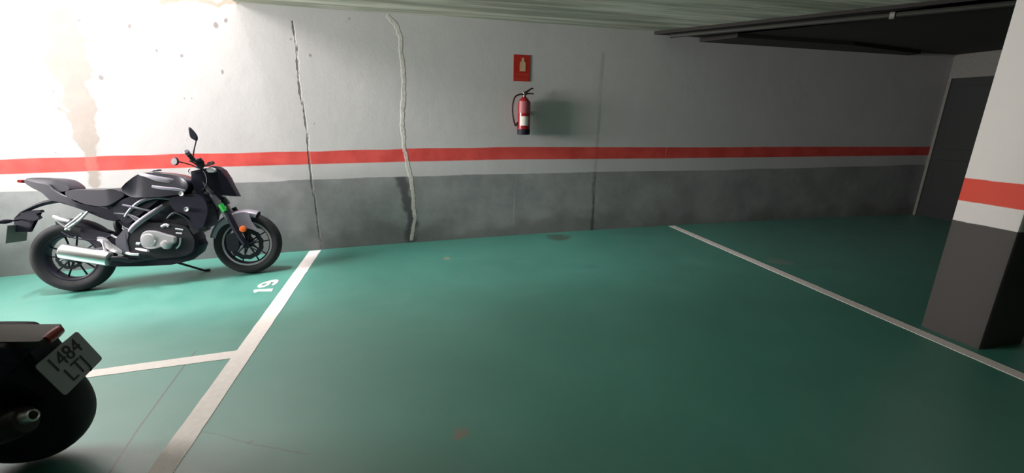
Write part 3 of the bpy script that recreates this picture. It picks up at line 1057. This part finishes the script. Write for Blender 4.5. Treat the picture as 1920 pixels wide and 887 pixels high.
    # radiator shroud
    P('radiator_shroud', [(0.926,0.758), (1.01,0.775), (1.103,0.786), (1.181,0.751), (1.217,0.69), (1.213,0.601), (1.188,0.537), (1.156,0.474), (1.1,0.461), (1.068,0.494), (1.063,0.566), (1.008,0.617), (0.96,0.639), (0.927,0.694)], -.155, .155, M['black'], root, shrink=.05, layers=7)
    P('radiator', [(1.082,0.692), (1.159,0.674), (1.135,0.58), (1.105,0.437), (1.06,0.417), (1.036,0.468)], -.13, .13, M['darkm'], root, shrink=.02, smooth=False)
    P('cylinder_head', [(0.822,0.711), (0.918,0.74), (1.015,0.697), (1.052,0.587), (1.046,0.467), (0.998,0.423), (0.892,0.481), (0.838,0.533), (0.797,0.608)], -.10, .10, M['darkm'], root, shrink=.06)
    for L_ in ([(0.874,-0.105,0.58), (0.938,-0.12,0.623), (1.005,-0.12,0.594), (1.05,-0.1,0.53)], [(1.035,-0.1,0.423), (1.053,-0.1,0.362), (1.027,-0.09,0.278), (0.958,-0.08,0.223)], [(0.978,-0.11,0.43), (1.014,-0.11,0.391), (0.998,-0.1,0.307), (0.923,-0.09,0.241)]):
        T('engine_hose', L_, .012, M['darkm'], root)
    for q in [(1.056,-0.168,0.649), (1.036,-0.168,0.786)]:
        bm = bmesh.new()
        lathe(bm, [(-.01, .012), (-.014, .018), (.004, .020), (.01, .016)], q, 'Y', 16)
        link('shroud_bolt', bm, M['silver'], root)
    P('head_bracket', [(1.072,0.811), (1.107,0.839), (1.145,0.806), (1.166,0.767), (1.136,0.742), (1.098,0.772)], -.085, .085, M['silver'], root, shrink=.05)
    # engine
    en = P('engine', [(0.512,0.467), (0.557,0.51), (0.665,0.559), (0.796,0.56), (0.937,0.536), (1.026,0.504), (1.06,0.44), (1.081,0.365), (1.057,0.27), (0.988,0.228), (0.861,0.217), (0.667,0.231), (0.52,0.259), (0.469,0.318), (0.482,0.399)], -.125, .125, M['darkm'], root, shrink=.07, layers=7)
    bm = bmesh.new()
    for k in range(6):                                    # cylinder fins, leaning forward
        z = .50 + k * .022
        x = .93 + k * .008
        box(bm, x - .075, x + .085, -.10, .10, z, z + .009, .002)
    box(bm, .87, 1.03, -.085, .085, .48, .66)
    link('cylinder', bm, M['darkm'], root)
    ccx, ccz = [(0.73,0.406), (0.849,0.359)][0]
    c2x, c2z = [(0.73,0.406), (0.849,0.359)][1]
    P('clutch_cover', [(0.662,0.412), (0.676,0.454), (0.703,0.481), (0.737,0.487), (0.79,0.477), (0.847,0.45), (0.923,0.416), (0.931,0.389), (0.921,0.364), (0.893,0.345), (0.868,0.314), (0.837,0.313), (0.815,0.335), (0.768,0.324), (0.719,0.325), (0.679,0.343), (0.662,0.374)], -.165, -.10, M['silver'], en, shrink=.08, layers=5)
    bm = bmesh.new()
    lathe(bm, [(-.178, .034), (-.176, .050), (-.165, .056), (-.15, .058)], (ccx, 0, ccz), 'Y', 40)
    link('clutch_cap', bm, M['silver'], en)
    bm = bmesh.new()
    lathe(bm, [(-.182, .018), (-.180, .028), (-.165, .031), (-.15, .031)], (c2x, 0, c2z), 'Y', 24)
    link('oil_filter_cap', bm, M['silver'], en)
    for L, nm in (([(0.826,-0.12,0.51), (0.858,-0.12,0.524), (0.883,-0.12,0.51)], .014), ([(0.928,-0.12,0.483), (0.987,-0.12,0.468)], .009), ([(0.928,-0.12,0.445), (0.973,-0.12,0.436)], .009), ([(0.959,-0.13,0.398), (0.943,-0.13,0.34), (0.913,-0.13,0.31)], .007), ([(1.077,-0.1,0.503), (1.113,-0.1,0.494)], .019), ([(0.623,-0.13,0.381), (0.648,-0.13,0.374)], .014)):
        bm = bmesh.new()
        tube(bm, L, nm, seg=10)
        link('engine_fitting', bm, M['silver'], en)
    T('horn_bracket', [(1.055,-0.03,0.463), (1.114,-0.04,0.477), (1.146,-0.05,0.467)], .010, M['darkm'], root)
    P('belly_pan', [(0.34,0.234), (0.433,0.271), (0.58,0.256), (0.83,0.229), (0.979,0.256), (1.064,0.418), (1.098,0.317), (1.061,0.241), (0.968,0.178), (0.84,0.159), (0.617,0.172), (0.421,0.19), (0.336,0.206)], -.10, .10, M['plastic'], root, shrink=.05, smooth=False, layers=5)
    # footpegs, brake pedal
    T('footpeg', [(0.621,-0.14,0.336), (0.669,-0.17,0.329), (0.752,-0.24,0.318)], [.010, .012, .011], M['silver'], root, seg=12)
    T('brake_pedal', [(0.543,-0.14,0.306), (0.586,-0.15,0.294), (0.638,-0.15,0.285)], .012, M['silver'], root, seg=12)
    P('heel_plate', [(0.348,0.464), (0.407,0.45), (0.437,0.402), (0.509,0.333), (0.489,0.302), (0.42,0.342), (0.371,0.409)], -.135, -.12, M['silver'], root, shrink=.02)
    P('peg_bracket', [(0.474,0.431), (0.51,0.474), (0.555,0.516), (0.577,0.468), (0.544,0.378), (0.563,0.306), (0.512,0.294), (0.473,0.362)], -.13, -.10, M['greym'], root, shrink=.03)
    # side stand, reaching down on the far side
    sl = root.matrix_world.inverted()
    foot = sl @ Vector((-2.0, -0.44, fz(-2.0) + .012))
    T('side_stand', [(.80, .09, .16), ((.80 + foot.x) / 2, (.09 + foot.y) / 2, (.16 + foot.z) / 2), tuple(foot), (foot.x + .05, foot.y, foot.z - .002)], [.011, .010, .010, .014], M['darkm'], root, smooth=0)
    # fork
    top = Vector((1.155, 0, .965))
    bot = Vector((1.451, 0, .290))
    dirf = (bot - top).normalized()
    for s in (-1, 1):
        y = s * .095
        a = top + Vector((0, y, 0))
        b = bot + Vector((0, y, 0))
        fk = sub('fork_leg', root)
        bm = bmesh.new()
        tube(bm, [a, a + dirf * .30], .026)
        tube(bm, [a + dirf * .28, a + dirf * .33], .029)
        link('upper_tube', bm, M['greym'], fk)
        bm = bmesh.new()
        tube(bm, [a + dirf * .32, b - dirf * .26], .020)
        link('stanchion', bm, M['steel'], fk)
        bm = bmesh.new()
        tube(bm, [b - dirf * .37 + Vector((.03, s * .01, .0)), b - dirf * .28 + Vector((.02, s * .01, 0)), b - dirf * .1, b], [.022, .027, .027, .024])
        link('lower_tube', bm, M['plastic'], fk)
        if s < 0:
            g = b - dirf * .415 + Vector((.022, -.022, 0))
            bm = bmesh.new()
            tube(bm, [g, g + dirf * .07], .022, seg=16)
            o = link('sticker', bm, M['green'], fk)
            o['label'] = 'green sticker'
            bm = bmesh.new()
            q = [(1.46,0.434)][0]
            lathe(bm, [(-.008, .022), (-.006, .028), (.006, .029), (.012, .02)], (q[0], -.13, q[1]), 'Y', 24)
            o = link('reflector', bm, M['orange'], fk)
            o['label'] = 'orange round reflector'
    P('brake_caliper', [(1.317,0.39), (1.36,0.405), (1.406,0.372), (1.415,0.305), (1.39,0.24), (1.346,0.226), (1.304,0.259), (1.303,0.335)], -.115, -.07, M['disc'], root)
    # front fender following the wheel
    bm = bmesh.new()
    n = 22
    rows = []
    for k in range(n + 1):
        a = radians(24 - 98 * k / n)                     # from the vertical, + forward
        t = k / n
        hw = .066 - .012 * t
        R0, drop = .308, .045 + .05 * math.exp(-((t - .38) / .22) ** 2)
        row = []
        for layer in (0, .004):
            for (y, rr) in ((-hw, R0 - drop), (-hw * .97, R0 - .018), (-hw * .6, R0 + .004), (0, R0 + .010), (hw * .6, R0 + .004), (hw * .97, R0 - .018), (hw, R0 - drop)):
                r_ = rr - layer
                row.append(bm.verts.new((CF[0] + sin(a) * r_, y * (1 - layer * 8), CF[2] + cos(a) * r_)))
        rows.append(row)
    for k in range(n):
        for i in range(6):
            for o_ in (0, 7):
                bm.faces.new((rows[k][o_ + i], rows[k][o_ + i + 1], rows[k + 1][o_ + i + 1], rows[k + 1][o_ + i]))
        for i in (0, 6):
            bm.faces.new((rows[k][i], rows[k][i + 7], rows[k + 1][i + 7], rows[k + 1][i]))
    for k in (0, n):
        for i in range(6):
            bm.faces.new((rows[k][i], rows[k][i + 1], rows[k][i + 8], rows[k][i + 7]))
    ff = link('front_fender', bm, M['silver_paint'], root)
    for s in (-1, 1):
        o = P('fender_stay', [(1.343,0.546), (1.41,0.583), (1.503,0.58), (1.526,0.493), (1.567,0.408), (1.509,0.423), (1.469,0.445), (1.405,0.413), (1.363,0.412), (1.348,0.461)], *(sorted((s * .070, s * .082))), M['silver_paint'], ff, shrink=.03, layers=3)
    # nose / headlight
    P('headlight_fairing', [(1.113,0.983), (1.188,1.0), (1.27,1.009), (1.333,0.989), (1.375,0.907), (1.402,0.822), (1.436,0.73), (1.367,0.738), (1.302,0.754), (1.255,0.711), (1.196,0.697), (1.135,0.729), (1.115,0.822), (1.101,0.896)], -.125, .125, M['black'], root, shrink=.05, layers=9, smooth=False,
      taper=lambda x, z: max(.28, 1 - max(0, x - 1.20) * 2.6))
    P('instrument_pod', [(1.211,0.979), (1.249,1.018), (1.299,1.015), (1.331,0.98), (1.353,0.919), (1.303,0.918), (1.238,0.935)], -.07, .07, M['black'], root, shrink=.1)
    P('instrument_display', [(1.236,0.986), (1.263,1.003), (1.3,0.992), (1.304,0.962), (1.271,0.953), (1.244,0.962)], -.132, -.05, M['lens'], root, shrink=.15)
    bm = bmesh.new()
    lathe(bm, [(0, .07), (.02, .066), (.035, .045), (.04, 0)], (1.315, 0, .80), (1, 0, -.45), 24)
    link('headlamp', bm, M['lens'], root)
    T('steering_stem', [tuple(top + Vector((-.015, 0, .02))), tuple(top + dirf * .22)], .03, M['darkm'], root)
    bm = bmesh.new()
    box(bm, top.x - .045, top.x + .035, -.125, .125, top.z - .02, top.z + .012, .006)
    c3 = top + dirf * .2
    box(bm, c3.x - .045, c3.x + .035, -.12, .12, c3.z - .02, c3.z + .012, .006)
    link('triple_clamp', bm, M['darkm'], root)
    # handlebar: centre, right end (nearest), left end
    ce = [(1.155,0.0,1.004), (1.189,-0.13,1.03)]
    re_ = [(1.193,-0.14,1.029), (1.192,-0.24,1.067), (1.205,-0.36,1.115)]
    hbn = T('handlebar', [(1.13, .34, 1.075), (1.17, .15, 1.045), (1.17, 0, 1.03), (1.17, -.10, 1.045), re_[0], re_[2]], .011, M['black'], root, smooth=4)
    T('grip', [re_[1], re_[2]], [.019, .018], M['rubber'], hbn)
    bm = bmesh.new()
    d = uvec(re_[1], re_[2])
    lathe(bm, [(-.005, .018), (0, .021), (.02, .021), (.025, .014)], re_[2], d, 16)
    link('bar_end', bm, M['greym'], hbn)
    T('grip', [(1.15, .2, 1.055), (1.13, .34, 1.075)], .018, M['rubber'], hbn)
    T('switch_housing', [(1.199,-0.13,1.007), (1.202,-0.16,1.042), (1.189,-0.21,1.061)], [.026, .030, .024], M['black'], hbn)
    T('master_cylinder', [(1.206,-0.17,1.078), (1.219,-0.16,1.048), (1.22,-0.14,1.013)], [.020, .024, .018], M['black'], hbn)
    T('brake_lever', [(1.229,-0.15,0.982), (1.221,-0.22,1.009), (1.213,-0.3,1.041), (1.205,-0.34,1.049)], [.008, .007, .006, .008], M['black'], hbn)
    T('cable', [(1.157,-0.1,1.018), (1.221,-0.12,0.96), (1.227,-0.13,0.86), (1.153,-0.11,0.78)], .005, M['black'], root)
    T('cable', [(1.228,-0.06,0.694), (1.244,-0.06,0.628), (1.241,-0.04,0.533)], .006, M['black'], root)
    T('cable', [(1.286,0.02,0.725), (1.226,0.03,0.615), (1.219,0.03,0.53)], .006, M['black'], root)
    T('ignition_key', [(1.061,-0.03,0.963), (1.058,-0.03,0.987), (1.072,-0.03,1.008)], .007, M['silver'], root)
    # mirrors
    def mirror(name, outline, y, stem, par, th=.022, near=False):
        mm = sub(name, root)
        bm = bmesh.new()
        puff(bm, outline, y - th / 2, y + th / 2, shrink=.18, layers=5)
        link('mirror_shell', bm, M['black'], mm)
        bm = bmesh.new()
        cx = sum(p[0] for p in outline) / len(outline)
        cz = sum(p[1] for p in outline) / len(outline)
        o2 = [(cx - .006 + (p[0] - cx) * .8, cz + (p[1] - cz) * .82) for p in outline]
        yg = -th / 2 - .0005 if near else th / 2 - .006
        puff(bm, o2, y + yg, y + yg + .0065, shrink=0, layers=2)
        link('mirror_glass', bm, M['silver'] if near else M['mirror'], mm)
        bm = bmesh.new()
        tube(bm, stem, .0055, seg=8)
        link('mirror_stem', bm, M['black'], mm)
    mirror('mirror', [(1.218,1.328), (1.236,1.324), (1.257,1.294), (1.273,1.259), (1.274,1.234), (1.265,1.215), (1.247,1.223), (1.223,1.243), (1.217,1.278)], -.30, [(1.189,-0.22,1.097), (1.217,-0.26,1.142), (1.259,-0.3,1.217)], root)
    ml = [(0.934,1.119), (0.955,1.112), (0.962,1.089), (0.957,1.063), (0.939,1.047), (0.916,1.05), (0.903,1.071), (0.909,1.1)]
    mirror('mirror', ml, .06, [(0.953,0.06,1.075), (0.962,0.08,1.077), (1.018,0.14,1.052), (1.074,0.16,1.015)], root, near=True)
    # lower frame clamp details at rear: silver linkages seen above the muffler
    T('brake_linkage', [(0.437,-0.1,0.472), (0.484,-0.1,0.44), (0.537,-0.1,0.489), (0.527,-0.1,0.526)], .008, M['silver'], root)
    T('brake_hose', [(0.083,-0.09,0.53), (0.166,-0.1,0.471), (0.335,-0.1,0.437), (0.46,-0.1,0.478)], .005, M['black'], root)


main_bike()


# ------------------------------------------------------------------ second motorcycle, only its tail in view
def tail_bike():
    root = empty('motorcycle', frame_matrix([(-0.99838, 0.05691, 0.00000), (-0.05609, -0.98411, -0.16849), (-0.00959, -0.16822, 0.98570)], (-1.41000, -2.98000, -0.05292)))
    tag(root, 'dark motorcycle at the lower left, only its rear wheel, tail and number plate in view', 'motorcycle')
    T = lambda *a, **k: tube_part(*a, **k)
    P = lambda *a, **k: plate_part(*a, **k)
    cw = (.265, 0, .300)
    cf = (1.58, 0, .295)
    rw = sub('rear_wheel', root)
    wheel('rear', rw, cw, .300, .15, .195, 6, M['black'], None, disc=.11, ysgn=1)
    f2 = sub('front_wheel', root)
    wheel('front', f2, cf, .295, .11, .205, 6, M['black'], None, disc=.14, ysgn=1)
    P('rear_fender', [(.07, .625), (.12, .65), (.35, .655), (.62, .62), (.66, .50), (.58, .40), (.50, .50), (.38, .62), (.20, .625), (.10, .575), (.055, .50), (.045, .52)], -.08, .08, M['plastic'], root, shrink=.04, layers=7)
    P('tail_cover', [(-.025, .622), (-.022, .642), (.10, .650), (.30, .662), (.60, .68), (.60, .62), (.30, .61), (.10, .605), (.0, .61)], -.055, .055, M['darkbrown'], root, shrink=.05, layers=7, smooth=False)
    P('tail_panel', [(.02, .600), (.02, .622), (.30, .635), (.95, .66), (1.0, .45), (.85, .34), (.50, .36), (.34, .45), (.20, .50), (.09, .53)], -.15, .15, M['plastic'], root, shrink=.03, layers=7,
      smooth=False, taper=lambda x, z: max(.3, min(1, 1 - (z - .44) * 3.6)))
    P('tail_light', [(-.034, .635), (-.02, .648), (.0, .640), (.0, .610), (-.028, .612)], -.035, .035, M['redlens'], root)
    # plate with its bracket
    bm = bmesh.new()
    top, bot = Vector((.012, -.018, .556)), Vector((-.045, -.012, .400))
    rt = Vector((0, -1, 0))
    dn = (bot - top).normalized()
    nrm = Vector((-1, 0, 0)) - dn * Vector((-1, 0, 0)).dot(dn)
    nrm.normalize()
    cen = (top + bot) / 2

    def pt(u, v, q):
        return cen + rt * u - dn * v + nrm * q
    outl = []
    for (sx, sy) in ((1, 1), (-1, 1), (-1, -1), (1, -1)):
        for k in range(4):
            a = {(1, 1): 0, (-1, 1): pi / 2, (-1, -1): pi, (1, -1): 1.5 * pi}[(sx, sy)] + k * pi / 6
            outl.append((sx * (.11 - .012) + cos(a) * .012, sy * (.08 - .012) + sin(a) * .012))
    A = [bm.verts.new(pt(u, v, 0)) for u, v in outl]
    B = [bm.verts.new(pt(u, v, .004)) for u, v in outl]
    n = len(outl)
    for i in range(n):
        bm.faces.new((A[i], A[(i + 1) % n], B[(i + 1) % n], B[i]))
    bm.faces.new(A[::-1])
    bm.faces.new(B)
    pl = link('number_plate', bm, M['platefront'], root, smooth=False)
    mt = Matrix((rt, -dn, nrm)).transposed().to_4x4()
    for s, v in (('1484', .034), ('LTJ', -.036)):
        m2 = mt.copy()
        m2.translation = pt(0, v, .005)
        sc = Matrix.Diagonal((.92, 1.0, 1, 1))
        text_mesh('plate_lettering', s, .086, M['plateink'], m2 @ sc, pl)
    P('plate_bracket', [(.03, .60), (.08, .60), (.06, .50), (.005, .41), (-.025, .41), (.005, .50), (.022, .555)], -.06, .06, M['plastic'], root, shrink=.02, smooth=False)
    # solid black discs filling the rear wheel
    bm = bmesh.new()
    for q in (-1, 1):
        lathe(bm, [(q * .020, .02), (q * .045, .05), (q * .040, .12), (q * .050, .19), (q * .044, .19), (q * .034, .12), (q * .03, .05), (q * .015, .02)], cw, 'Y', 40)
    link('wheel_infill', bm, M['black'], rw)
    # body continuing beyond the frame
    P('seat', [(.28, .70), (.42, .765), (.70, .735), (.92, .73), (.98, .78), (.96, .70), (.62, .66), (.36, .67)], -.13, .13, M['vinyl'], root, shrink=.12, layers=7)
    P('fuel_tank', [(.90, .74), (.98, .88), (1.12, .95), (1.28, .93), (1.40, .84), (1.38, .76), (1.20, .70), (.98, .68)], -.15, .15, M['paint'], root, shrink=.12, layers=7)
    P('side_cover', [(.45, .64), (.95, .70), (.92, .45), (.62, .40), (.50, .48)], -.13, .13, M['plastic'], root, shrink=.06)
    P('engine', [(.70, .22), (.68, .42), (.80, .52), (1.10, .62), (1.22, .55), (1.22, .28), (1.10, .17), (.80, .16)], -.16, .16, M['darkm'], root, shrink=.08)
    bm = bmesh.new()
    for y in (-.10, .10):
        tube(bm, [(.23, y, .300), (.35, y, .305), (.62, y, .33), (.78, y, .34)], [.026, .03, .032, .034], flat=.6)
    link('swingarm', bm, M['darkm'], root)
    T('shock_absorber', [(.52, .12, .62), (.42, .125, .46), (.33, .125, .33)], [.028, .030, .02], M['steel_dark'], root)
    T('shock_absorber', [(.52, -.12, .62), (.42, -.125, .46), (.33, -.125, .33)], [.028, .030, .02], M['steel_dark'], root)
    mc = (.050, .165, .365)
    bm = bmesh.new()
    lathe(bm, [(.0, .03), (.002, .048), (.012, .056), (.05, .060), (.36, .060), (.42, .035), (.52, .022)], mc, (1, -.02, -.36), 32)
    mu = link('muffler', bm, M['browndark'], root)
    bm = bmesh.new()
    lathe(bm, [(-.030, .016), (-.034, .020), (-.030, .024), (.006, .028), (.006, .018)], (mc[0], mc[1], mc[2] + .008), (1, -.02, -.36), 28, closed=True)
    link('muffler_tip', bm, M['steel'], mu)
    P('floor_shade_block', [(.22, .34), (.70, .40), (.78, .30), (.74, .12), (.60, .07), (.45, .09), (.40, .20), (.24, .26)], -.10, .12, M['darkm'], root, shrink=.05)  # added block that keeps light off the floor under the bike
    for s in (-1, 1):
        T('fork_leg', [(1.30, s * .1, .86), (1.58, s * .1, .295)], [.026, .024], M['greym'], root)
    P('front_fender', [(1.38, .58), (1.50, .63), (1.66, .62), (1.82, .55), (1.66, .60), (1.50, .61)], -.06, .06, M['plastic'], root, shrink=.02)
    P('headlight_fairing', [(1.34, .88), (1.40, .98), (1.48, .92), (1.54, .82), (1.46, .76), (1.36, .80)], -.10, .10, M['paint'], root, shrink=.15)
    T('handlebar', [(1.16, .36, 1.05), (1.27, .15, 1.0), (1.29, 0, .98), (1.27, -.15, 1.0), (1.16, -.36, 1.05)], .012, M['black'], root)
    sl = root.matrix_world.inverted()
    foot = sl @ Vector((-2.25, -3.27, fz(-2.25) + .01))
    T('side_stand', [(.80, .12, .2), tuple(foot)], .010, M['darkm'], root, smooth=0)


M['darkbrown'] = mat('dark_brown_cover', (0.045, 0.030, 0.028), 0.5)
M['browndark'] = mat('sooty_muffler', (0.05, 0.04, 0.042), 0.35, metal=0.7)
M['steel_dark'] = mat('dull_steel', (0.25, 0.25, 0.26), 0.35, metal=0.9)
tail_bike()
